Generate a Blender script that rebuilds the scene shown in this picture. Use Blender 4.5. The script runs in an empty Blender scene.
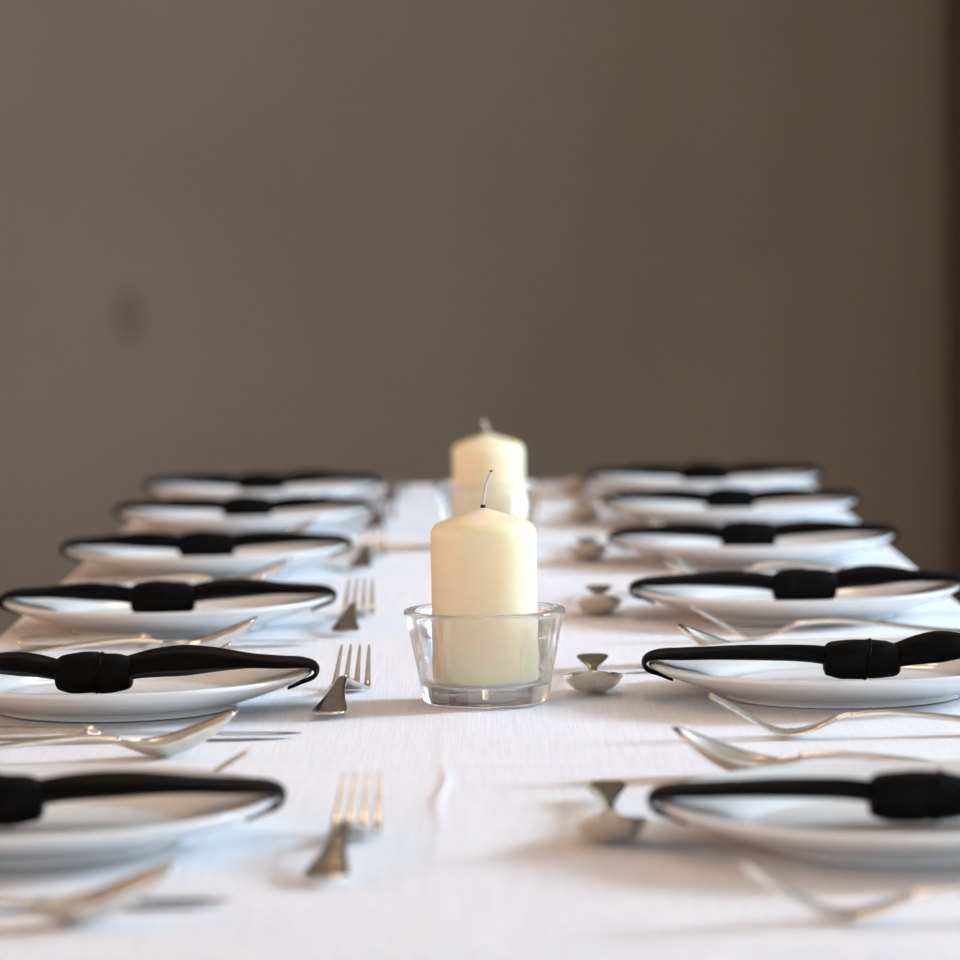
import bpy, bmesh, math, random
from mathutils import Vector, Matrix
random.seed(7)
PI = math.pi
scene = bpy.context.scene
C = scene.collection
TZ = 0.75                                   # height of the cloth on the table

# ------------------------------------------------------------------ camera
cam_d = bpy.data.cameras.new('camera')
cam = bpy.data.objects.new('camera', cam_d)
C.objects.link(cam)
scene.camera = cam
cam_d.sensor_width = 36.0
cam_d.lens = 150.0
cam_d.shift_x = -8.0 / 960.0
cam_d.clip_start = 0.05
pitch = math.atan(263.0 / 4000.0)
roll = math.radians(0.9)
cam.matrix_world = (Matrix.Translation((0, 0, TZ + 0.336))
                    @ Matrix.Rotation(PI / 2 - pitch, 4, 'X')
                    @ Matrix.Rotation(-roll, 4, 'Z'))
cam_d.dof.use_dof = True
cam_d.dof.focus_distance = 2.76
cam_d.dof.aperture_fstop = 6.4

# ------------------------------------------------------------------ world and light
vs = scene.view_settings
vs.view_transform = 'Standard'
vs.look = 'None'
vs.gamma = 1.0
vs.use_curve_mapping = False
vs.exposure = 0.0
scene.cycles.sample_clamp_indirect = 0.0      # keep the daylight that reaches the wax through the glass

world = bpy.data.worlds.new('world')
scene.world = world
world.use_nodes = True
bg = world.node_tree.nodes['Background']
bg.inputs['Color'].default_value = (0.75, 0.85, 1.0, 1)
bg.inputs['Strength'].default_value = 0.6

# room extents
XL, XR, YN, YB, ZC = -3.2, 4.6, -1.6, 7.4, 3.2
# daylight through the window in the right wall (window 1)
W1 = dict(y0=3.25, y1=4.45, z0=1.80, z1=3.05)


def area_light(name, loc, target, sx, sy, power, color):
    l = bpy.data.lights.new(name, 'AREA')
    l.shape = 'RECTANGLE'
    l.size, l.size_y = sx, sy
    l.energy = power
    l.color = color
    o = bpy.data.objects.new(name, l)
    C.objects.link(o)
    o.location = loc
    o.rotation_euler = (Vector(target) - Vector(loc)).to_track_quat('-Z', 'Y').to_euler()
    return o


WY, WZ = (W1['y0'] + W1['y1']) / 2, (W1['z0'] + W1['z1']) / 2
area_light('window_daylight', (XR - 0.03, WY, WZ), (0, WY, WZ),
           W1['y1'] - W1['y0'] - 0.1, W1['z1'] - W1['z0'] - 0.1, 375, (0.61, 0.80, 1.0))
# soft frontal fill, added as an unseen wide window behind the camera (window 2)
W2 = dict(x0=-0.1, x1=2.5, z0=0.80, z1=1.90)
area_light('front_fill_light', ((W2['x0'] + W2['x1']) / 2, YN + 0.03, (W2['z0'] + W2['z1']) / 2), ((W2['x0'] + W2['x1']) / 2, 0, (W2['z0'] + W2['z1']) / 2),
           W2['x1'] - W2['x0'] - 0.1, W2['z1'] - W2['z0'] - 0.1, 42, (0.86, 0.93, 1.0))
LAMP_STRENGTH = 40.0
LAMP_COLOR = (1.0, 0.46, 0.17)
FILL_PENDANT_STRENGTH = 7.0  # overhead fill from the added pendants
FILL_PENDANT_COLOR = (1.0, 0.68, 0.44)


# ------------------------------------------------------------------ materials
def mat(name, color, rough=0.5, metal=0.0, **kw):
    m = bpy.data.materials.new(name)
    m.use_nodes = True
    b = m.node_tree.nodes['Principled BSDF']
    b.inputs['Base Color'].default_value = (*color, 1)
    b.inputs['Roughness'].default_value = rough
    b.inputs['Metallic'].default_value = metal
    for k, v in kw.items():
        b.inputs[k.replace('_', ' ')].default_value = v
    return m


def nodes(m):
    nt = m.node_tree
    return nt, nt.nodes['Principled BSDF']


def noise(nt, scale, vec_scale=None, detail=3.0, rough=0.5):
    tc = nt.nodes.new('ShaderNodeTexCoord')
    n = nt.nodes.new('ShaderNodeTexNoise')
    n.inputs['Scale'].default_value = scale
    n.inputs['Detail'].default_value = detail
    n.inputs['Roughness'].default_value = rough
    if vec_scale:
        mp = nt.nodes.new('ShaderNodeMapping')
        mp.inputs['Scale'].default_value = vec_scale
        nt.links.new(tc.outputs['Object'], mp.inputs['Vector'])
        nt.links.new(mp.outputs['Vector'], n.inputs['Vector'])
    else:
        nt.links.new(tc.outputs['Object'], n.inputs['Vector'])
    return n


def ramp_color(nt, bsdf, fac, c0, c1, p0=0.3, p1=0.7):
    r = nt.nodes.new('ShaderNodeValToRGB')
    r.color_ramp.elements[0].position = p0
    r.color_ramp.elements[1].position = p1
    r.color_ramp.elements[0].color = (*c0, 1)
    r.color_ramp.elements[1].color = (*c1, 1)
    nt.links.new(fac, r.inputs['Fac'])
    nt.links.new(r.outputs['Color'], bsdf.inputs['Base Color'])
    return r


def bump(nt, bsdf, height, strength, dist):
    b = nt.nodes.new('ShaderNodeBump')
    b.inputs['Strength'].default_value = strength
    b.inputs['Distance'].default_value = dist
    nt.links.new(height, b.inputs['Height'])
    nt.links.new(b.outputs['Normal'], bsdf.inputs['Normal'])
    return b


M = {}
# taupe painted plaster
M['plaster'] = mat('taupe_plaster', (0.17, 0.145, 0.118), 0.85)
nt, b = nodes(M['plaster'])
n = noise(nt, 2.2, detail=5.0)
ramp_color(nt, b, n.outputs['Fac'], (0.238, 0.213, 0.168), (0.262, 0.236, 0.188), 0.35, 0.65)
# an old scuff on the paint
geo = nt.nodes.new('ShaderNodeNewGeometry')
mp = nt.nodes.new('ShaderNodeMapping')
mp.inputs['Location'].default_value = (0.66 * 14, 0, -0.915 * 8)
mp.inputs['Scale'].default_value = (14, 0, 8)
nt.links.new(geo.outputs['Position'], mp.inputs['Vector'])
ln = nt.nodes.new('ShaderNodeVectorMath')
ln.operation = 'LENGTH'
nt.links.new(mp.outputs['Vector'], ln.inputs[0])
sc_ = nt.nodes.new('ShaderNodeMapRange')
sc_.interpolation_type = 'SMOOTHSTEP'
sc_.inputs['From Min'].default_value = 0.0
sc_.inputs['From Max'].default_value = 0.7
sc_.inputs['To Min'].default_value = 0.5
sc_.inputs['To Max'].default_value = 0.0
nt.links.new(ln.outputs['Value'], sc_.inputs['Value'])
mixc = nt.nodes.new('ShaderNodeMix')
mixc.data_type = 'RGBA'
nt.links.new(sc_.outputs['Result'], mixc.inputs[0])
nt.links.new(b.inputs['Base Color'].links[0].from_socket, mixc.inputs[6])
mixc.inputs[7].default_value = (0.09, 0.08, 0.066, 1)
nt.links.new(mixc.outputs[2], b.inputs['Base Color'])
n2 = noise(nt, 45.0, detail=4.0)
bump(nt, b, n2.outputs['Fac'], 0.25, 0.004)
M['ceiling'] = mat('ceiling_paint', (0.62, 0.58, 0.52), 0.9)
nt, b = nodes(M['ceiling'])
n = noise(nt, 1.5)
ramp_color(nt, b, n.outputs['Fac'], (0.58, 0.55, 0.5), (0.64, 0.61, 0.56))
M['floor'] = mat('floor_boards', (0.16, 0.09, 0.05), 0.5)
nt, b = nodes(M['floor'])
n = noise(nt, 6.0, (7.0, 0.6, 1.0), detail=6.0)
ramp_color(nt, b, n.outputs['Fac'], (0.10, 0.055, 0.03), (0.22, 0.13, 0.07))
M['dark_wood'] = mat('dark_red_brown_wood', (0.05, 0.028, 0.02), 0.5)
nt, b = nodes(M['dark_wood'])
n = noise(nt, 5.0, (9.0, 9.0, 0.7), detail=5.0)
ramp_color(nt, b, n.outputs['Fac'], (0.080, 0.047, 0.033), (0.115, 0.070, 0.050))
M['table_wood'] = mat('table_wood', (0.3, 0.19, 0.1), 0.5)
nt, b = nodes(M['table_wood'])
n = noise(nt, 5.0, (9.0, 0.7, 9.0), detail=5.0)
ramp_color(nt, b, n.outputs['Fac'], (0.25, 0.15, 0.08), (0.36, 0.23, 0.13))
M['white_paint'] = mat('white_paint', (0.75, 0.74, 0.72), 0.4)
nt, b = nodes(M['white_paint'])
n = noise(nt, 9.0)
ramp_color(nt, b, n.outputs['Fac'], (0.73, 0.72, 0.70), (0.78, 0.77, 0.75))
M['pane'] = mat('window_pane', (0.9, 0.95, 1.0), 0.02, Transmission_Weight=1.0, IOR=1.45)

M['pale_plaster'] = mat('pale_plaster', (0.55, 0.51, 0.46), 0.9)
nt, b = nodes(M['pale_plaster'])
n = noise(nt, 2.0, detail=4.0)
ramp_color(nt, b, n.outputs['Fac'], (0.52, 0.485, 0.44), (0.57, 0.535, 0.485))

# white linen
M['linen'] = mat('white_linen', (0.82, 0.80, 0.81), 0.85)
nt, b = nodes(M['linen'])
b.inputs['Sheen Weight'].default_value = 0.15
warp = noise(nt, 1.0, (900.0, 14.0, 14.0), detail=3.0, rough=0.6)
weft = noise(nt, 1.0, (18.0, 700.0, 18.0), detail=3.0, rough=0.6)
mx = nt.nodes.new('ShaderNodeMath')
mx.operation = 'MULTIPLY_ADD'
mx.inputs[1].default_value = 0.55
nt.links.new(weft.outputs['Fac'], mx.inputs[0])
nt.links.new(warp.outputs['Fac'], mx.inputs[2])
ramp_color(nt, b, warp.outputs['Fac'], (0.80, 0.785, 0.80), (0.87, 0.86, 0.875), 0.35, 0.62)
bump(nt, b, mx.outputs['Value'], 0.4, 0.0008)

# glazed porcelain
M['porcelain'] = mat('white_porcelain', (0.80, 0.80, 0.775), 0.06, Coat_Weight=0.3, Coat_Roughness=0.05)
nt, b = nodes(M['porcelain'])
n = noise(nt, 14.0)
ramp_color(nt, b, n.outputs['Fac'], (0.86, 0.865, 0.845), (0.88, 0.885, 0.865))

# black satin
M['satin'] = mat('black_satin', (0.002, 0.0018, 0.0018), 0.55)
b_ = M['satin'].node_tree.nodes['Principled BSDF']
b_.inputs['Specular IOR Level'].default_value = 0.07
nt, b = nodes(M['satin'])
n = noise(nt, 160.0, (1.0, 6.0, 6.0), detail=3.0)
bump(nt, b, n.outputs['Fac'], 0.25, 0.001)

# worn silver plate
M['silver'] = mat('worn_silver', (0.78, 0.73, 0.65), 0.17, 1.0)
nt, b = nodes(M['silver'])
n = noise(nt, 120.0, detail=4.0)
mr = nt.nodes.new('ShaderNodeMapRange')
mr.inputs['To Min'].default_value = 0.12
mr.inputs['To Max'].default_value = 0.24
nt.links.new(n.outputs['Fac'], mr.inputs['Value'])
nt.links.new(mr.outputs['Result'], b.inputs['Roughness'])
ramp_color(nt, b, n.outputs['Fac'], (0.72, 0.66, 0.57), (0.84, 0.80, 0.72))
M['steel'] = mat('polished_steel', (0.70, 0.71, 0.72), 0.14, 1.0)
nt, b = nodes(M['steel'])
n = noise(nt, 90.0, (0.2, 8.0, 8.0))
ramp_color(nt, b, n.outputs['Fac'], (0.66, 0.67, 0.68), (0.74, 0.75, 0.76))

# cream wax
M['wax'] = mat('cream_wax', (0.92, 0.83, 0.62), 0.42)
nt, b = nodes(M['wax'])
b.inputs['Subsurface Weight'].default_value = 1.0
b.inputs['Subsurface Radius'].default_value = (1.0, 0.62, 0.28)
b.inputs['Subsurface Scale'].default_value = 0.03
n = noise(nt, 18.0)
ramp_color(nt, b, n.outputs['Fac'], (0.93, 0.80, 0.56), (0.95, 0.83, 0.60))
M['wick'] = mat('cotton_wick', (0.55, 0.50, 0.46), 0.9)
nt, b = nodes(M['wick'])
n = noise(nt, 900.0)
ramp_color(nt, b, n.outputs['Fac'], (0.62, 0.58, 0.54), (0.8, 0.76, 0.72))
M['char'] = mat('charred_wick', (0.02, 0.017, 0.015), 0.9)
M['glass'] = mat('clear_glass', (0.99, 0.99, 1.0), 0.0, Transmission_Weight=1.0, IOR=1.5)
nt, b = nodes(M['glass'])
tr = nt.nodes.new('ShaderNodeBsdfTransparent')
tr.inputs['Color'].default_value = (0.99, 0.99, 0.99, 1)
mxs = nt.nodes.new('ShaderNodeMixShader')
mxs.inputs['Fac'].default_value = 0.22
nt.links.new(b.outputs['BSDF'], mxs.inputs[1])
nt.links.new(tr.outputs['BSDF'], mxs.inputs[2])
nt.links.new(mxs.outputs['Shader'], nt.nodes['Material Output'].inputs['Surface'])
M['brass'] = mat('aged_brass', (0.6, 0.42, 0.2), 0.3, 1.0)
M['globe'] = mat('lit_lamp_globe', (1.0, 0.9, 0.75), 0.4)
nt, b = nodes(M['globe'])
b.inputs['Emission Color'].default_value = (*LAMP_COLOR, 1)
b.inputs['Emission Strength'].default_value = LAMP_STRENGTH


M['opal'] = mat('fill_pendant_globe', (1.0, 0.95, 0.88), 0.4)  # glow of the pendants added for warm fill
nt, b = nodes(M['opal'])
b.inputs['Emission Color'].default_value = (*FILL_PENDANT_COLOR, 1)
b.inputs['Emission Strength'].default_value = FILL_PENDANT_STRENGTH


# ------------------------------------------------------------------ helpers
def mesh_obj(name, bm, material, parent=None, smooth=True):
    bmesh.ops.recalc_face_normals(bm, faces=bm.faces)
    me = bpy.data.meshes.new(name)
    bm.to_mesh(me)
    bm.free()
    if smooth:
        for p in me.polygons:
            p.use_smooth = True
    me.materials.append(material)
    o = bpy.data.objects.new(name, me)
    C.objects.link(o)
    if parent:
        o.parent = parent
    return o


def tag(o, label=None, cat=None, group=None, kind=None):
    if label:
        o['label'] = label
    if cat:
        o['category'] = cat
    if group:
        o['group'] = group
    if kind:
        o['kind'] = kind
    return o


def empty(name, loc=(0, 0, 0), rz=0.0):
    o = bpy.data.objects.new(name, None)
    C.objects.link(o)
    o.empty_display_size = 0.05
    o.location = loc
    o.rotation_euler = (0, 0, rz)
    return o


def copy_tree(o, parent=None):
    c = o.copy()
    C.objects.link(c)
    c.parent = parent
    for ch in list(o.children):
        copy_tree(ch, c)
    return c


def add_box(bm, x0, x1, y0, y1, z0, z1):
    v = [bm.verts.new((x, y, z)) for z in (z0, z1) for y in (y0, y1) for x in (x0, x1)]
    for f in ((0, 1, 3, 2), (4, 6, 7, 5), (0, 4, 5, 1), (2, 3, 7, 6), (0, 2, 6, 4), (1, 5, 7, 3)):
        bm.faces.new([v[i] for i in f])


def box_obj(name, dims, material, parent=None, bevel=0.0):
    bm = bmesh.new()
    add_box(bm, *dims)
    if bevel:
        bmesh.ops.bevel(bm, geom=bm.edges[:], offset=bevel, segments=2, affect='EDGES')
    return mesh_obj(name, bm, material, parent, smooth=False)


def lathe(profile, seg=96):
    """closed profile of (r, z) spun about z; points with r == 0 become poles"""
    bm = bmesh.new()
    rings = []
    for r, z in profile:
        if r < 1e-7:
            rings.append([bm.verts.new((0, 0, z))])
        else:
            rings.append([bm.verts.new((r * math.cos(2 * PI * k / seg), r * math.sin(2 * PI * k / seg), z))
                          for k in range(seg)])
    for a, c in zip(rings[:-1], rings[1:]):
        for k in range(seg):
            k2 = (k + 1) % seg
            if len(a) == 1 and len(c) == 1:
                continue
            if len(a) == 1:
                bm.faces.new((a[0], c[k], c[k2]))
            elif len(c) == 1:
                bm.faces.new((a[k], c[0], a[k2]))
            else:
                bm.faces.new((a[k], c[k], c[k2], a[k2]))
    return bm


def smooth_pts(pts, n=8):
    """Catmull-Rom through tuples"""
    out = []
    P = [pts[0]] + list(pts) + [pts[-1]]
    for i in range(1, len(P) - 2):
        for k in range(n):
            t = k / n
            out.append(tuple(0.5 * ((2 * b1) + (c1 - a1) * t + (2 * a1 - 5 * b1 + 4 * c1 - d1) * t * t
                                    + (3 * b1 - a1 - 3 * c1 + d1) * t ** 3)
                             for a1, b1, c1, d1 in zip(P[i - 1], P[i], P[i + 1], P[i + 2])))
    out.append(tuple(pts[-1]))
    return out


def loft(stations, ns=14, shape=None, power=1.0):
    """stations: (x, y, z, half_width, half_thickness); path lies mostly in the x-z plane"""
    bm = bmesh.new()
    rings = []
    N = len(stations)
    for i, (x, y, z, w, t) in enumerate(stations):
        a = Vector(stations[max(i - 1, 0)][:3])
        c = Vector(stations[min(i + 1, N - 1)][:3])
        tan = (c - a).normalized()
        side = Vector((0, 1, 0)) - tan * tan.y
        side.normalize()
        up = tan.cross(side).normalized()
        if up.length < 0.5:
            up = Vector((0, 0, 1))
        ring = []
        for k in range(ns):
            th = 2 * PI * k / ns
            cs, sn = math.cos(th), math.sin(th)
            if power != 1.0:
                cs = math.copysign(abs(cs) ** power, cs)
                sn = math.copysign(abs(sn) ** power, sn)
            du, dv = w * cs, t * sn
            if shape:
                du, dv = shape(i / (N - 1), th, du, dv, w, t)
            ring.append(bm.verts.new(Vector((x, y, z)) + side * du + up * dv))
        rings.append(ring)
    for a, c in zip(rings[:-1], rings[1:]):
        for k in range(ns):
            k2 = (k + 1) % ns
            bm.faces.new((a[k], a[k2], c[k2], c[k]))
    for r in (rings[0], rings[-1]):
        bm.faces.new(r)
    return bm


# ------------------------------------------------------------------ the room
T = 0.12
tag(box_obj('floor', (XL - T, XR + T, YN - T, YB + T, -0.1, 0.0), M['floor']), 'dark brown boarded floor of the dining room', kind='structure')
tag(box_obj('ceiling', (XL - T, XR + T, YN - T, YB + T, ZC, ZC + 0.1), M['ceiling']), 'pale plain ceiling of the dining room', kind='structure')
tag(box_obj('wall_back', (XL - T, XR + T, YB, YB + T, 0, ZC), M['plaster']), 'taupe painted plaster wall behind the table', kind='structure')
tag(box_obj('wall_left', (XL - T, XL, YN, YB, 0, ZC), M['pale_plaster']), 'pale plaster wall carrying the lit globe lamps', kind='structure')
bm = bmesh.new()
add_box(bm, XL - T, W2['x0'], YN - T, YN, 0, ZC)
add_box(bm, W2['x1'], XR + T, YN - T, YN, 0, ZC)
add_box(bm, W2['x0'], W2['x1'], YN - T, YN, 0, W2['z0'])
add_box(bm, W2['x0'], W2['x1'], YN - T, YN, W2['z1'], ZC)
tag(mesh_obj('wall_front', bm, M['pale_plaster'], smooth=False), 'pale plaster wall with the added wide window, facing the back wall', kind='structure')
bm = bmesh.new()
add_box(bm, XR, XR + T, YN, W1['y0'], 0, ZC)
add_box(bm, XR, XR + T, W1['y1'], YB, 0, ZC)
add_box(bm, XR, XR + T, W1['y0'], W1['y1'], 0, W1['z0'])
add_box(bm, XR, XR + T, W1['y0'], W1['y1'], W1['z1'], ZC)
tag(mesh_obj('wall_right', bm, M['pale_plaster'], smooth=False), 'pale plaster wall with the daylight window', kind='structure')

tag(box_obj('wall_light_block', (2.8, XR, 5.0, 5.12, 0, ZC), M['pale_plaster']), 'added pale plaster stub shading the back wall from the daylight window', kind='structure')  # unseen stub added to keep side window light off the back wall


def make_window(name, loc, rz, hw, hh, label):
    """frame, mullion, two panes and a sill; local +x points outdoors"""
    win = tag(empty(name, loc, rz), label, kind='structure')
    ft = 0.05
    for dims in ((0.0, 0.08, -hw, -hw + ft, 0, hh), (0.0, 0.08, hw - ft, hw, 0, hh),
                 (0.0, 0.08, -hw + ft, hw - ft, 0, ft), (0.0, 0.08, -hw + ft, hw - ft, hh - ft, hh)):
        box_obj('window_frame', dims, M['white_paint'], win, 0.004)
    box_obj('window_mullion', (0.02, 0.06, -0.02, 0.02, ft, hh - ft), M['white_paint'], win, 0.004)
    for s in (-1, 1):
        y0, y1 = sorted((s * 0.02, s * (hw - ft)))
        box_obj('window_pane', (0.037, 0.043, y0, y1, ft, hh - ft), M['pane'], win)
    box_obj('window_sill', (-0.10, 0.0, -hw - 0.05, hw + 0.05, -0.03, 0.0), M['white_paint'], win, 0.004)


make_window('window_1', (XR, WY, W1['z0']), 0, (W1['y1'] - W1['y0']) / 2, W1['z1'] - W1['z0'], 'white framed window letting daylight onto the table from the side')
make_window('added_fill_window', ((W2['x0'] + W2['x1']) / 2, YN, W2['z0']), -PI / 2, (W2['x1'] - W2['x0']) / 2, W2['z1'] - W2['z0'], 'wide white framed window added for frontal fill, facing the table end')  # unseen window added to carry the frontal fill

# tall dark wardrobe standing against the back wall
WX, WD = 0.852, 0.40
tag(box_obj('baseboard_back', (XL, WX, YB - 0.02, YB, 0, 0.12), M['dark_wood'], None, 0.003), 'dark wooden skirting along the back wall', kind='structure')
wr = tag(empty('wardrobe', (WX, YB - 0.002, 0)), 'tall dark red-brown wooden wardrobe against the taupe wall', 'wardrobe')
box_obj('carcass', (0.0, 1.10, -WD, 0.0, 0.08, 2.28), M['dark_wood'], wr, 0.004)
box_obj('plinth', (0.02, 1.08, -WD + 0.03, -0.02, 0.0, 0.08), M['dark_wood'], wr)
box_obj('cornice', (-0.02, 1.12, -WD - 0.03, 0.0, 2.28, 2.34), M['dark_wood'], wr, 0.01)
for x0 in (0.01, 0.555):
    lf = box_obj('door', (x0, x0 + 0.535, -WD - 0.022, -WD, 0.10, 2.26), M['dark_wood'], wr, 0.003)
    for z0, z1 in ((0.2, 1.05), (1.17, 2.16)):
        box_obj('door_panel', (x0 + 0.09, x0 + 0.445, -WD - 0.030, -WD - 0.022, z0, z1), M['dark_wood'], lf, 0.003)
    kb = lathe([(0, 0), (0.009, 0), (0.009, 0.018), (0.018, 0.026), (0.018, 0.034), (0.010, 0.041), (0, 0.042)], 24)
    bmesh.ops.rotate(kb, verts=kb.verts, cent=(0, 0, 0), matrix=Matrix.Rotation(PI / 2, 3, 'X'))
    bmesh.ops.translate(kb, verts=kb.verts, vec=(0.505 if x0 < 0.1 else 0.595, -WD - 0.022, 1.1))
    mesh_obj('knob', kb, M['brass'], lf)


# ------------------------------------------------------------------ warm globe lamps on the left wall
def make_lamp(y, which):
    z = 1.62
    root = empty('wall_lamp', (XL, y, z))
    bp = lathe([(0, 0), (0.06, 0), (0.06, 0.012), (0.045, 0.022), (0, 0.024)], 32)
    bmesh.ops.rotate(bp, verts=bp.verts, cent=(0, 0, 0), matrix=Matrix.Rotation(PI / 2, 3, 'Y'))
    mesh_obj('backplate', bp, M['brass'], root)
    arm = smooth_pts([(0.015, 0, 0, 0.008, 0.008), (0.07, 0, -0.02, 0.008, 0.008), (0.13, 0, -0.03, 0.008, 0.008),
                      (0.17, 0, 0.0, 0.008, 0.008), (0.175, 0, 0.03, 0.008, 0.008)], 6)
    mesh_obj('arm', loft(arm, 12), M['brass'], root)
    cup = lathe([(0, 0.022), (0.02, 0.025), (0.045, 0.04), (0.05, 0.052), (0, 0.048)], 32)
    bmesh.ops.translate(cup, verts=cup.verts, vec=(0.175, 0, 0))
    mesh_obj('gallery_cup', cup, M['brass'], root)
    prof = [(0.13 * math.sin(PI * k / 16), 0.17 - 0.13 * math.cos(PI * k / 16)) for k in range(17)]
    prof[0] = (0, prof[0][1])
    prof[-1] = (0, prof[-1][1])
    gl = lathe(prof, 32)
    bmesh.ops.translate(gl, verts=gl.verts, vec=(0.175, 0, 0))
    mesh_obj('globe', gl, M['globe'], root)
    tag(root, 'brass wall lamp with a glowing warm globe, %s from the back wall' % which, 'lamp', 'globe lamps along the left wall')
    return root


for y, w in ((4.7, 'first'), (3.1, 'second'), (1.5, 'third')):
    make_lamp(y, w)


# ------------------------------------------------------------------ unseen opal pendants, added over the table as warm fill
def make_fill_pendant(y, which):
    root = empty('fill_pendant', (0, y, ZC))
    mesh_obj('ceiling_rose', lathe([(0, 0), (0.05, 0), (0.05, -0.012), (0.02, -0.03), (0, -0.03)], 32), M['brass'], root)
    mesh_obj('cord', lathe([(0, -0.02), (0.004, -0.02), (0.004, -0.62), (0, -0.62)], 10), M['char'], root)
    mesh_obj('cap', lathe([(0, -0.60), (0.025, -0.60), (0.055, -0.64), (0.058, -0.665), (0, -0.66)], 32), M['brass'], root)
    prof = [(0.16 * math.sin(PI * k / 18), -0.81 + 0.16 * math.cos(PI * k / 18)) for k in range(19)]
    prof[0], prof[-1] = (0, prof[0][1]), (0, prof[-1][1])
    mesh_obj('globe', lathe(prof, 40), M['opal'], root)
    return tag(root, 'opal globe pendant added as warm fill over the table, %s from the back wall' % which, 'lamp', 'added fill pendants over the table')


for y, w in ((4.6, 'first'), (3.0, 'second'), (1.4, 'third')):
    make_fill_pendant(y, w)

# ------------------------------------------------------------------ table and cloth
TX, TY0, TY1 = 0.408, 1.30, 5.04
tab = tag(empty('dining_table', (0, (TY0 + TY1) / 2, 0)), 'long wooden dining table hidden under the white linen cloth', 'table')
hy = (TY1 - TY0) / 2
box_obj('table_top', (-TX + 0.006, TX - 0.006, -hy + 0.006, hy - 0.006, TZ - 0.04, TZ - 0.004), M['table_wood'], tab, 0.004)
for sx in (-1, 1):
    box_obj('apron', (sx * 0.33 - 0.012, sx * 0.33 + 0.012, -hy + 0.1, hy - 0.1, TZ - 0.13, TZ - 0.04), M['table_wood'], tab)
    for ly in (-hy + 0.1, hy - 0.1):
        bm = loft([(0, 0, 0, 0.022, 0.022), (0, 0, TZ - 0.04, 0.034, 0.034)], 4)
        bmesh.ops.rotate(bm, verts=bm.verts, cent=(0, 0, 0), matrix=Matrix.Rotation(PI / 4, 3, 'Z'))
        bmesh.ops.translate(bm, verts=bm.verts, vec=(sx * 0.34, ly, 0))
        mesh_obj('leg', bm, M['table_wood'], tab, smooth=False)


def crease(x, y):
    """pressed folds and small wrinkles of the cloth"""
    z = 0.0
    # fold line along the table
    xc = -0.031 + 0.0030 * math.sin(y * 27.0) * math.exp(-((y - 2.33) / 0.12) ** 2) + 0.001 * math.sin(y * 9)
    amp = 0.0002 + 0.0015 * math.exp(-((y - 2.33) / 0.11) ** 2)
    z += amp * math.exp(-((x - xc) / 0.0027) ** 2)
    z += 0.0004 * math.exp(-((x + 0.022) / 0.018) ** 2)
    # cross folds
    for yc, a in ((2.44, 0.0011), (3.48, 0.0010), (4.45, 0.0010)):
        yy = yc + 0.006 * math.sin(x * 31 + yc)
        z += a * (0.6 + 0.4 * math.sin(x * 57 + yc * 3)) * math.exp(-((y - yy) / 0.009) ** 2)
    z += 0.0005 * math.sin(x * 21 + 1.3 * math.sin(y * 7)) * math.sin(y * 6.1 + x * 4)
    return z


def cloth():
    bm = bmesh.new()
    R, drop = 0.012, 0.27
    # x parameter: hang, bend, flat, bend, hang
    us = []
    for k in range(10):
        us.append(('h', -1, 1 - k / 10))
    for k in range(5):
        us.append(('b', -1, k / 4))
    nx = 340
    for k in range(1, nx):
        us.append(('f', 0, -1 + 2 * k / nx))
    for k in range(5):
        us.append(('b', 1, 1 - k / 4))
    for k in range(1, 11):
        us.append(('h', 1, k / 10))
    ny = 420

    def xz(u, y):
        typ, s, t = u
        wave = 0.018 * math.sin(y * 11 + s) + 0.010 * math.sin(y * 23 + 2 * s)
        if typ == 'f':
            x = t * (TX - R)
            return x, TZ + crease(x, y)
        if typ == 'b':
            a = (1 - t) * PI / 2
            return s * (TX - R + R * math.sin(a)), TZ - R + R * math.cos(a)
        return s * (TX + t * (0.012 + wave)), TZ - R - t * drop

    rows = []
    ends = [(-1, 1 - k / 8) for k in range(8)] + [(0, k / ny) for k in range(ny + 1)] + [(1, (k + 1) / 8) for k in range(8)]
    for e, t in ends:
        row = []
        for u in us:
            if e == 0:
                y = TY0 + t * (TY1 - TY0)
                x, z = xz(u, y)
            else:
                y0 = TY0 if e < 0 else TY1
                x, z = xz(u, y0)
                y = y0 + e * (0.004 + t * 0.02 + t * 0.012 * math.sin(x * 14))
                z = z - t * drop if u[0] != 'h' else min(z, TZ - 0.012 - t * drop)
            row.append(bm.verts.new((x, y, z)))
        rows.append(row)
    for a, c in zip(rows[:-1], rows[1:]):
        for k in range(len(us) - 1):
            bm.faces.new((a[k], a[k + 1], c[k + 1], c[k]))
    o = mesh_obj('tablecloth', bm, M['linen'])
    return tag(o, 'white linen tablecloth with pressed fold creases spread over the table', 'tablecloth')


cloth()
OZ = TZ + 0.0012                              # things stand on the weave

# ------------------------------------------------------------------ plates
def make_plate():
    top = [(0, 0.0085), (0.05, 0.0085), (0.078, 0.0088), (0.086, 0.0100), (0.093, 0.0135), (0.102, 0.0168),
           (0.118, 0.0205), (0.130, 0.0240), (0.1335, 0.0250), (0.1352, 0.0244), (0.1352, 0.0228)]
    bot = [(0.1335, 0.0212), (0.126, 0.0172), (0.114, 0.0125), (0.100, 0.0080), (0.090, 0.0048), (0.0835, 0.0022),
           (0.0825, 0.0002), (0.0805, 0.0), (0.0790, 0.0006), (0.0775, 0.0030), (0.05, 0.0035), (0, 0.0035)]
    prof = smooth_pts(top + bot, 3)
    prof = [(max(r, 0), z) for r, z in prof]
    prof[0] = (0, prof[0][1])
    prof[-1] = (0, prof[-1][1])
    prof = [p for i, p in enumerate(prof) if i in (0, len(prof) - 1) or p[0] > 1e-4]
    return mesh_obj('dinner_plate', lathe(prof, 128), M['porcelain'])


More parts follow.
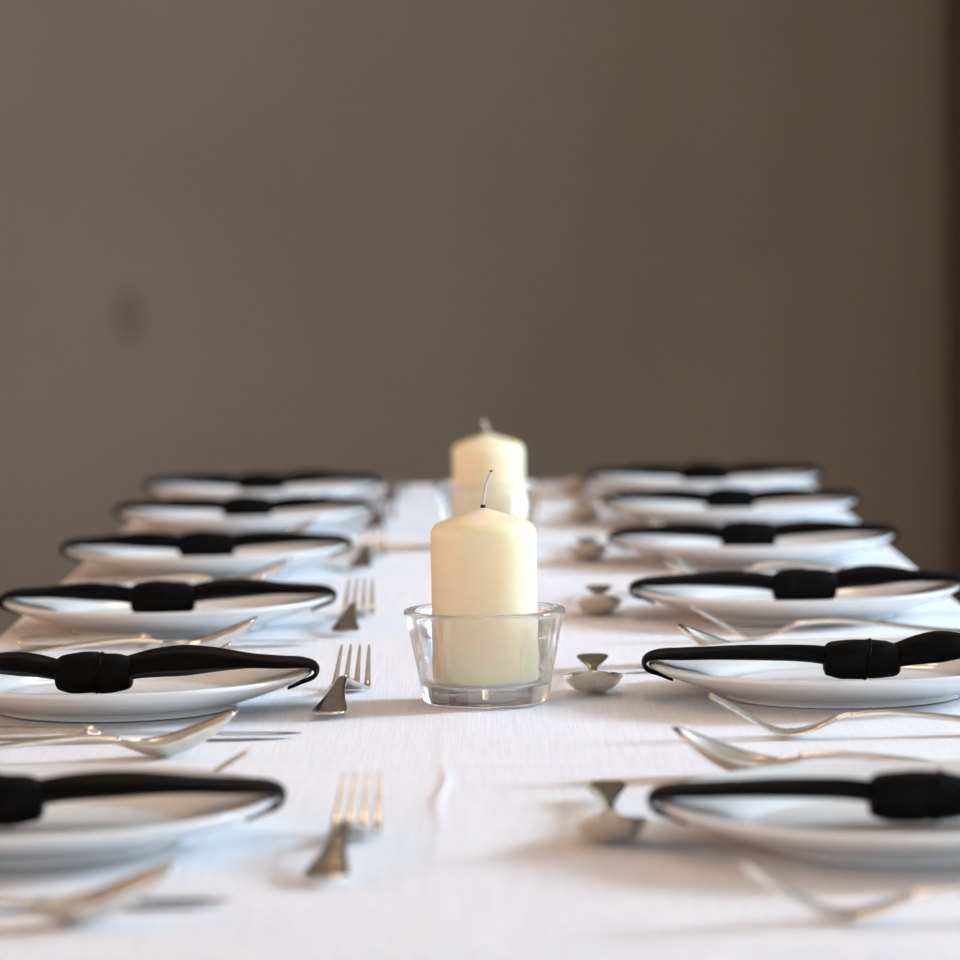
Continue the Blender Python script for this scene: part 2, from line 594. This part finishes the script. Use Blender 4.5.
# ------------------------------------------------------------------ napkin: satin band round the plate with a wrapped knot
def make_napkin(seed, fl, fr, kx):
    """fl, fr: how full the left and the right half of the band are (0 flat ribbon, 1 bulging)"""
    rnd = random.Random(seed)
    root = empty('napkin')
    for s, q in ((-1, fl), (1, fr)):
        ph = rnd.uniform(0, 6)
        st = [(0.012, 0, 0.0235, 0.010, 0.0075), (0.027, 0, 0.0275, 0.0100, 0.0060 + 0.0020 * q),
              (0.042, 0.001, 0.0292 + 0.0010 * q, 0.0135, 0.0052 + 0.0040 * q), (0.058, 0.002, 0.0298 + 0.0018 * q, 0.0150, 0.0048 + 0.0050 * q),
              (0.076, 0.002, 0.0302 + 0.0018 * q, 0.0150, 0.0047 + 0.0034 * q), (0.096, 0.001, 0.0302 + 0.0008 * q, 0.0150, 0.0044 + 0.0008 * q),
              (0.114, 0, 0.0300, 0.0180, 0.0042), (0.126, 0, 0.0297, 0.0190, 0.0036), (0.1347, 0, 0.0283, 0.0190, 0.0023),
              (0.1384, 0, 0.0248, 0.0180, 0.0017), (0.1378, 0, 0.0210, 0.0165, 0.0015), (0.1345, 0, 0.0184, 0.0150, 0.0013),
              (0.1295, 0, 0.0165, 0.0130, 0.0011), (0.1240, 0, 0.0141, 0.0115, 0.0010), (0.1190, 0, 0.0120, 0.0095, 0.0009)]
        st = [(a + s * kx * max(0.0, 1 - max(0.0, a - 0.03) / 0.09), y, z, w, t) for a, y, z, w, t in st]
        st = [(s * a, y, z, w, t) for a, y, z, w, t in st]
        st = smooth_pts(st, 5)

        def folds(u, th, du, dv, w, t, ph=ph):
            k = 1.0 + 0.17 * math.sin(3 * th + ph + 5.0 * u) + 0.09 * math.sin(5 * th - 9 * u + ph)
            # a soft groove where the cloth folds on itself
            g = math.exp(-((th - (4.2 + 1.2 * math.sin(4 * u + ph))) / 0.25) ** 2)
            k -= 0.22 * g
            fade = max(0.0, 1.0 - u / 0.62)
            k = 1 + (k - 1) * fade
            return du * k, dv * k
        mesh_obj('band', loft(st, 28, folds), M['satin'], root)
    # knot: cloth wound round the bands
    L = 0.0265
    ks = [(-L, 0, 0.0230, 0.0085, 0.0075), (-L + 0.0012, 0, 0.0230, 0.0112, 0.0102), (-L + 0.004, 0, 0.0230, 0.0128, 0.0118),
          (-L + 0.010, 0, 0.0232, 0.0142, 0.0133), (-0.006, 0, 0.0233, 0.0148, 0.0140), (0.0015, 0, 0.0233, 0.0148, 0.0140), (0.0030, 0, 0.0232, 0.0142, 0.0133),
          (0.0045, 0, 0.0232, 0.0147, 0.0138), (0.014, 0, 0.0230, 0.0142, 0.0132), (L - 0.006, 0, 0.0229, 0.0131, 0.0121),
          (L - 0.0015, 0, 0.0228, 0.0116, 0.0106), (L, 0, 0.0228, 0.0090, 0.0080)]
    ks = [(x + kx, y, z + 0.0010, w, t) for x, y, z, w, t in ks]
    ks = smooth_pts(ks, 4)
    ph2 = rnd.uniform(0, 6)

    def wrap(u, th, du, dv, w, t):
        k = 1 + 0.025 * math.sin(2 * th + ph2) + 0.026 * math.sin(7 * th + 14 * u + ph2) + 0.012 * math.sin(11 * u * 3 + th)
        return du * k, dv * k
    mesh_obj('knot', loft(ks, 36, wrap, 0.85), M['satin'], root)
    # the loose edge of the wound cloth, seen as a ridge
    e0 = rnd.choice((0.004, -0.012, 0.010))
    es = []
    for k in range(33):
        th = 2 * PI * k / 32
        es.append((kx + e0 + 0.002 * math.sin(th), 0.0150 * math.cos(th), 0.0242 + 0.0138 * math.sin(th)))
    bm = bmesh.new()
    rings = []
    for k, (x, y, z) in enumerate(es[:-1]):
        n_ = Vector((0, y, z - 0.0242)).normalized()
        rings.append([bm.verts.new(Vector((x, y, z)) + Vector((1, 0, 0)) * 0.0012 * math.cos(a) + n_ * 0.0009 * math.sin(a))
                      for a in (0, PI / 3, 2 * PI / 3, PI, 4 * PI / 3, 5 * PI / 3)])
    for k in range(len(rings)):
        a, c = rings[k], rings[(k + 1) % len(rings)]
        for j in range(6):
            bm.faces.new((a[j], a[(j + 1) % 6], c[(j + 1) % 6], c[j]))
    mesh_obj('knot_edge', bm, M['satin'], root)
    return root


# ------------------------------------------------------------------ cutlery: x runs from the handle end (0) to the tip
def handle_stations(x1, neck, z1, lift=0.0):
    """fiddle handle from its fan-shaped end over the arch of the neck to the head at x1"""
    def z(f):
        return 0.0040 + (neck - 0.0040) * f + lift * (1 - f) ** 2
    return smooth_pts([(0.0008, 0, z(0), 0.0048, 0.0010), (0.003, 0, z(0.01), 0.0092, 0.0014), (0.009, 0, z(0.04), 0.0118, 0.0017),
                       (0.022, 0, z(0.14), 0.0113, 0.0018), (0.045, 0, z(0.42), 0.0080, 0.0019), (0.072, 0, z(0.74), 0.0053, 0.0021),
                       (0.095, 0, z(0.95), 0.0041, 0.0023), (0.110, 0, neck, 0.0037, 0.0024), (x1, 0, z1, 0.0042, 0.0022)], 5)


def handle_shape(u, th, du, dv, w, t):
    # flat face with a raised edge on the wide part
    if u < 0.5:
        dv -= 0.0007 * (1 - (du / w) ** 2) * max(0, math.sin(th)) * (1 - u * 2)
    return du, dv


def interp(pts, x):
    """smooth interpolation of a table of (x, value)"""
    n_ = len(pts)
    for i in range(n_ - 1):
        (xa, a), (xb, c) = pts[i], pts[i + 1]
        if x <= xb or i == n_ - 2:
            t = min(1.0, max(0.0, (x - xa) / (xb - xa)))
            ma = (c - pts[i - 1][1]) / (xb - pts[i - 1][0]) if i > 0 else (c - a) / (xb - xa)
            mb = (pts[i + 2][1] - a) / (pts[i + 2][0] - xa) if i < n_ - 2 else (c - a) / (xb - xa)
            h = xb - xa
            return ((2 * t ** 3 - 3 * t * t + 1) * a + (t ** 3 - 2 * t * t + t) * h * ma
                    + (3 * t * t - 2 * t ** 3) * c + (t ** 3 - t * t) * h * mb)


SPOON_L = 0.205
RIM = ((0.0, 0.0118), (0.12, 0.0102), (0.3, 0.0098), (0.5, 0.0128), (0.75, 0.0200), (1.0, 0.0290))
BOT = ((0.0, 0.0100), (0.12, 0.0062), (0.27, 0.0014), (0.38, 0.0), (0.5, 0.0008), (0.7, 0.0072), (0.88, 0.0175), (1.0, 0.0276))


RIM_D = ((0.0, 0.0100), (0.12, 0.0092), (0.3, 0.0098), (0.5, 0.0118), (0.75, 0.0152), (1.0, 0.0195))
BOT_D = ((0.0, 0.0084), (0.12, 0.0050), (0.27, 0.0010), (0.40, 0.0), (0.58, 0.0006), (0.78, 0.0040), (0.9, 0.0090), (1.0, 0.0182))


def make_spoon(RIM=RIM, BOT=BOT, neck=0.0128, lift=0.0, full=2.4):
    root = empty('spoon')
    mesh_obj('handle', loft(handle_stations(0.130, neck, RIM[0][1] - 0.0008, lift), 20, handle_shape), M['silver'], root)
    bm = bmesh.new()
    nu, nv = 30, 17
    x0, x1 = 0.124, SPOON_L
    outer, inner = [], []
    for i in range(nu + 1):
        u = i / nu
        q = u if u < 0.75 else 0.75 + 0.25 * math.sin((u - 0.75) / 0.25 * PI / 2)
        x = x0 + (x1 - x0) * q
        # egg-shaped outline
        if q < 0.12:
            w = 0.0040 + 0.0048 * (q / 0.12) ** 2
        elif q < 0.55:
            w = 0.0088 + (0.0215 - 0.0088) * math.sin((q - 0.12) / 0.43 * PI / 2)
        else:
            w = 0.0215 * math.sqrt(max(0.0, 1 - ((q - 0.55) / 0.45) ** 2.2))
        w = max(w, 0.0006)
        rim, bot = interp(RIM, q), max(0.0, interp(BOT, q))
        ro, ri = [], []
        for j in range(nv):
            v = -1 + 2 * j / (nv - 1)
            k = 1 - abs(v) ** full
            ro.append(bm.verts.new((x, w * v, rim - 0.0008 - (rim - 0.0008 - bot) * k)))
            ri.append(bm.verts.new((x, w * v * 0.965, rim - (rim - bot - 0.0015) * k if rim - bot > 0.0016 else rim)))
        outer.append(ro)
        inner.append(ri)
    for i in range(nu):
        for j in range(nv - 1):
            bm.faces.new((outer[i][j], outer[i][j + 1], outer[i + 1][j + 1], outer[i + 1][j]))
            bm.faces.new((inner[i][j], inner[i + 1][j], inner[i + 1][j + 1], inner[i][j + 1]))
        for j in (0, nv - 1):
            bm.faces.new((outer[i][j], outer[i + 1][j], inner[i + 1][j], inner[i][j]))
    for i in (0, nu):
        for j in range(nv - 1):
            bm.faces.new((outer[i][j], outer[i][j + 1], inner[i][j + 1], inner[i][j]))
    mesh_obj('bowl', bm, M['silver'], root)
    return root


FORK_L = 0.217
FORK_Z = ((0.118, 0.0138), (0.132, 0.0122), (0.144, 0.0076), (0.156, 0.0036), (0.168, 0.0020), (0.178, 0.0046), (0.192, 0.0122), (0.205, 0.0200), (0.217, 0.0268))


def make_fork():
    root = empty('fork')
    mesh_obj('handle', loft(handle_stations(0.133, 0.0140, 0.0120), 20, handle_shape), M['silver'], root)
    st = [(x, 0, interp(FORK_Z, x), w, t) for x, w, t in ((0.126, 0.0040, 0.0021), (0.134, 0.0046, 0.0019), (0.142, 0.0080, 0.0016), (0.149, 0.0122, 0.0014),
                                                 (0.155, 0.0143, 0.0013), (0.162, 0.0149, 0.0013), (0.1685, 0.0148, 0.0013))]
    mesh_obj('fork_head', loft(smooth_pts(st, 4), 24, None, 0.8), M['silver'], root)
    for k in range(4):
        yr = (k - 1.5) * 0.0081
        yt = (k - 1.5) * 0.0066
        ts = []
        for j in range(15):
            u = j / 14
            x = 0.164 + u * (FORK_L - 0.164)
            w = 0.0027 - 0.0018 * u if u < 0.96 else 0.0005
            ts.append((x, yr + (yt - yr) * u, interp(FORK_Z, x), w, 0.0012 - 0.0005 * u))
        mesh_obj('tine', loft(ts, 10, None, 0.8), M['silver'], root)
    return root


def make_knife():
    root = empty('table_knife')
    hs = smooth_pts([(0.0006, 0, 0.0050, 0.0060, 0.0028), (0.004, 0, 0.0052, 0.0096, 0.0044), (0.020, 0, 0.0054, 0.0098, 0.0050),
                     (0.060, 0, 0.0052, 0.0080, 0.0046), (0.088, 0, 0.0048, 0.0066, 0.0042), (0.096, 0, 0.0048, 0.0066, 0.0042)], 5)
    mesh_obj('handle', loft(hs, 18), M['silver'], root)
    bs = [(0.094, 0, 0.0052, 0.0074, 0.0050), (0.0965, 0, 0.0052, 0.0080, 0.0052), (0.100, 0, 0.0050, 0.0076, 0.0048), (0.105, 0, 0.0045, 0.0070, 0.0030)]
    mesh_obj('bolster', loft(smooth_pts(bs, 3), 18), M['silver'], root)
    bm = bmesh.new()
    # blade outline: straight back, bellied edge, rounded tip
    rings = []
    for k in range(21):
        u = k / 20
        x = 0.103 + u * 0.132
        back = 0.0078 - 0.0006 * u - (0.0050 * max(0, (u - 0.82) / 0.18) ** 2)
        edge = -0.0080 - 0.0024 * math.sin(PI * min(1, u / 0.8) * 0.6) + 0.0120 * max(0, (u - 0.72) / 0.28) ** 2.2
        zc = 0.0042 - 0.0022 * u
        th = 0.0011 - 0.0005 * u
        rings.append([bm.verts.new(p) for p in ((x, back, zc + th), (x, back, zc - th), (x, edge, zc - 0.0002), (x, edge, zc + 0.0002))])
    for a, c in zip(rings[:-1], rings[1:]):
        for j in range(4):
            bm.faces.new((a[j], a[(j + 1) % 4], c[(j + 1) % 4], c[j]))
    bm.faces.new(rings[0])
    bm.faces.new(rings[-1])
    mesh_obj('blade', bm, M['steel'], root, smooth=False)
    return root


# ------------------------------------------------------------------ the settings
ORD = ['first', 'second', 'third', 'fourth', 'fifth', 'sixth']       # counted from the table end by the wall
ROW = {'L': 'in the row beside the small upright forks', 'R': 'in the row beside the centre spoons'}
proto = {}


def put(kind, maker, x, y, rz, name, label, cat, group):
    if kind not in proto:
        o = proto[kind] = maker()
    else:
        o = copy_tree(proto[kind])
    o.name = name
    o.location = (x, y, OZ)
    o.rotation_euler = (0, 0, rz)
    return tag(o, label, cat, group)


def put_tip(kind, maker, L, tipx, tipy, ang, *a):
    """place a piece by where its tip lies; ang = direction in which it points"""
    return put(kind, maker, tipx - L * math.cos(ang), tipy - L * math.sin(ang), ang, *a)


# plates: x, y of the centres, nearest first
LP = [(-0.252, 2.150), (-0.259, 2.755), (-0.267, 3.300), (-0.271, 3.825), (-0.265, 4.315), (-0.268, 4.720)]
RP = [(0.222, 2.110), (0.245, 2.765), (0.256, 3.318), (0.254, 3.845), (0.262, 4.325), (0.258, 4.760)]
D = math.radians
NF = {'L': [(0.6, 0.45, -0.018), (0.55, 1.0, -0.016), (0.5, 0.55, -0.004), (0.5, 0.4, 0.0), (0.3, 0.4, 0.004), (0.4, 0.5, 0.0)],
      'R': [(0.05, 0.8, 0.004), (0.05, 1.05, 0.0125), (0.3, 0.75, 0.006), (0.3, 0.4, -0.004), (0.4, 0.3, 0.0), (0.4, 0.4, 0.0)]}
for side, PL in (('L', LP), ('R', RP)):
    for i, (x, y) in enumerate(PL):
        o = ORD[5 - i]
        row = 'dessert fork row' if side == 'L' else 'dessert spoon row'
        pos = '%s from the wall end of the %s' % (o, row)
        put('plate', make_plate, x, y, random.uniform(0, 6), 'dinner_plate', 'white porcelain dinner plate, ' + pos, 'plate', 'dinner plates along the table')
        put('napkin_%s%d' % (side, i), lambda s=i: make_napkin(s + (11 if side == 'L' else 31), *NF[side][i]), x, y, D(random.uniform(-1.5, 1.5)), 'napkin',
            'black knotted napkin tied round plate, ' + pos, 'napkin', 'black napkins tied round the plates')

# left row (diners face +x): knife and spoon on the near side, fork on the far side, dessert fork above the plate
LK = [(-0.129, 1.945), (-0.124, 2.580), (-0.138, 3.150), (-0.140, 3.665), (-0.140, 4.155), (-0.140, 4.560)]
LS = [(-0.152, 1.905), (-0.159, 2.500), (-0.180, 3.085), (-0.180, 3.625), (-0.176, 4.110), (-0.176, 4.510)]
LF = [(-0.142, 2.310), (-0.190, 2.912), (-0.195, 3.458), (-0.198, 3.983), (-0.192, 4.472), (-0.194, 4.878)]
LD = [(-0.0728, 2.2086, 86.5), (-0.0979, 2.8847, 86.8), (-0.1104, 3.4169, 88), (-0.1145, 4.0068, 87.5), (-0.1164, 4.4969, 88), (-0.1104, 4.8969, 88)]
for i in range(6):
    o = ORD[5 - i]
    pos = '%s from the wall end' % o
    put_tip('knife', make_knife, 0.235, *LK[i], D(random.uniform(-1.5, 1.0)), 'table_knife',
            'silver table knife beside the spoon in the dessert fork row, ' + pos, 'knife', 'table knives')
    put_tip('spoon', make_spoon, SPOON_L, *LS[i], D(6 + random.uniform(-2, 2)), 'table_spoon',
            'silver table spoon pointing inward in the dessert fork row, ' + pos, 'spoon', 'table spoons')
    put_tip('fork', make_fork, FORK_L, *LF[i], D(random.uniform(-2, 2)), 'table_fork',
            'silver table fork behind the plate in the dessert fork row, ' + pos, 'fork', 'table forks')
    put_tip('fork', make_fork, FORK_L, LD[i][0], LD[i][1], D(LD[i][2]), 'dessert_fork',
            'silver dessert fork lying along the table beside the candles, ' + pos, 'fork', 'dessert forks')

# right row (diners face -x): fork on the near side, knife and spoon on the far side, dessert spoon above the plate
RF = [(0.116, 1.880), (0.140, 2.550), (0.158, 3.135), (0.160, 3.650), (0.166, 4.120), (0.166, 4.582)]
RK = [(0.092, 2.300), (0.098, 2.924), (0.118, 3.490), (0.124, 4.018), (0.130, 4.474), (0.130, 4.912)]
RS = [(0.108, 2.376), (0.140, 2.978), (0.156, 3.552), (0.160, 4.076), (0.160, 4.518), (0.160, 4.958)]
RD = [(0.062, 2.088, -91), (0.071, 2.760, -91.3), (0.090, 3.312, -91.7), (0.094, 3.840, -91.5), (0.103, 4.335, -91.5), (0.104, 4.795, -91.5)]
for i in range(6):
    o = ORD[5 - i]
    pos = '%s from the wall end' % o
    put_tip('fork', make_fork, FORK_L, *RF[i], D(180 + random.uniform(-4, -1)), 'table_fork',
            'silver table fork with raised tines in the dessert spoon row, ' + pos, 'fork', 'table forks')
    put_tip('knife', make_knife, 0.235, *RK[i], D(180 + random.uniform(-1, 1)), 'table_knife',
            'silver table knife behind the plate in the dessert spoon row, ' + pos, 'knife', 'table knives')
    put_tip('spoon', make_spoon, SPOON_L, *RS[i], D(180 - 10 + random.uniform(-1, 1)), 'table_spoon',
            'silver table spoon behind the plate in the dessert spoon row, ' + pos, 'spoon', 'table spoons')
    put_tip('dspoon', lambda: make_spoon(RIM_D, BOT_D, 0.0090, 0.0048, 3.2), SPOON_L, RD[i][0], RD[i][1], D(RD[i][2]), 'dessert_spoon',
            'silver dessert spoon lying along the table beside the candles, ' + pos, 'spoon', 'dessert spoons')


# ------------------------------------------------------------------ candles in glass holders
def make_holder():
    outer = [(0.0, 0.0012), (0.030, 0.0012), (0.0375, 0.0), (0.0420, 0.0008), (0.0438, 0.0040), (0.0458, 0.0150), (0.0492, 0.0330),
             (0.0526, 0.0500), (0.0548, 0.0580), (0.0560, 0.0618), (0.0558, 0.0640), (0.0540, 0.0652), (0.0505, 0.0650), (0.0478, 0.0630)]
    inner = [(0.0464, 0.0570), (0.0440, 0.0400), (0.0418, 0.0230), (0.0405, 0.0170), (0.0380, 0.0142), (0.0330, 0.0136), (0.0, 0.0136)]
    prof = smooth_pts(outer + inner, 4)
    prof = [(max(r, 0), z) for r, z in prof]
    prof[0], prof[-1] = (0, outer[0][1]), (0, inner[-1][1])
    prof = [p for i, p in enumerate(prof) if i in (0, len(prof) - 1) or p[0] > 1e-3]
    return mesh_obj('candle_holder', lathe(prof, 96), M['glass'])


def make_candle(wick_pts, h=0.119, wr=0.00105):
    root = empty('pillar_candle')
    R = 0.0365
    prof = [(0, 0), (R - 0.003, 0), (R - 0.0008, 0.0008), (R, 0.003), (R, 0.03), (R, 0.06)]
    rs, zs, slope = 0.0100, h - 0.0190, math.radians(15)      # rounded shoulder, then a shallow cone
    prof += [(R - rs + rs * math.cos(a), zs + rs * math.sin(a)) for a in [(PI / 2 - slope) * k / 9 for k in range(10)]]
    r9, z9 = prof[-1]
    for k in range(1, 8):
        t = k / 8
        prof.append((r9 * (1 - t), z9 + (h - z9) * (t ** 0.95)))
    prof.append((0, h))
    mesh_obj('wax_body', lathe(prof, 96), M['wax'], root)
    bm = lathe([(0, h - 0.0008), (0.0016, h - 0.0005), (0.0019, h + 0.0008), (0.0012, h + 0.0018), (0, h + 0.0020)], 16)
    mesh_obj('wick_base', bm, M['char'], root)
    pts = smooth_pts([(x, 0.0, h + z, wr, wr) for x, z in wick_pts], 4)
    wk = mesh_obj('wick', loft(pts, 10), M['wick'], root)
    ex, ez = wick_pts[-1]
    bm = lathe([(0, -0.0008), (0.0009, -0.0007), (0.0011, 0.0002), (0.0008, 0.0009), (0, 0.0011)], 12)
    bmesh.ops.translate(bm, verts=bm.verts, vec=(ex, 0, h + ez))
    mesh_obj('wick_tip', bm, M['char'], wk)
    return root


h1 = make_holder()
h1.location = (-0.0038, 2.752, OZ)
tag(h1, 'clear thick glass candle holder beside the sharp dessert fork, farther from the wall', 'candle holder', 'glass candle holders')
h2 = copy_tree(h1)
h2.location = (0.0005, 4.060, OZ)
tag(h2, 'clear thick glass candle holder with the candle closer to the wall', 'candle holder', 'glass candle holders')
c1 = make_candle([(0, 0), (0.0010, 0.008), (0.0024, 0.016), (0.0060, 0.0245)], 0.1215)
c1.location = (-0.0038, 2.752, OZ + 0.0137)
tag(c1, 'cream pillar candle with a thin wick leaning right, farther from the wall', 'candle', 'cream pillar candles')
c2 = make_candle([(0, 0), (-0.0010, 0.004), (-0.0030, 0.008), (-0.0044, 0.0130)], 0.102, 0.0017)
c2.location = (0.0005, 4.060, OZ + 0.0137)
tag(c2, 'cream pillar candle with a short wick leaning left, closer to the wall', 'candle', 'cream pillar candles')
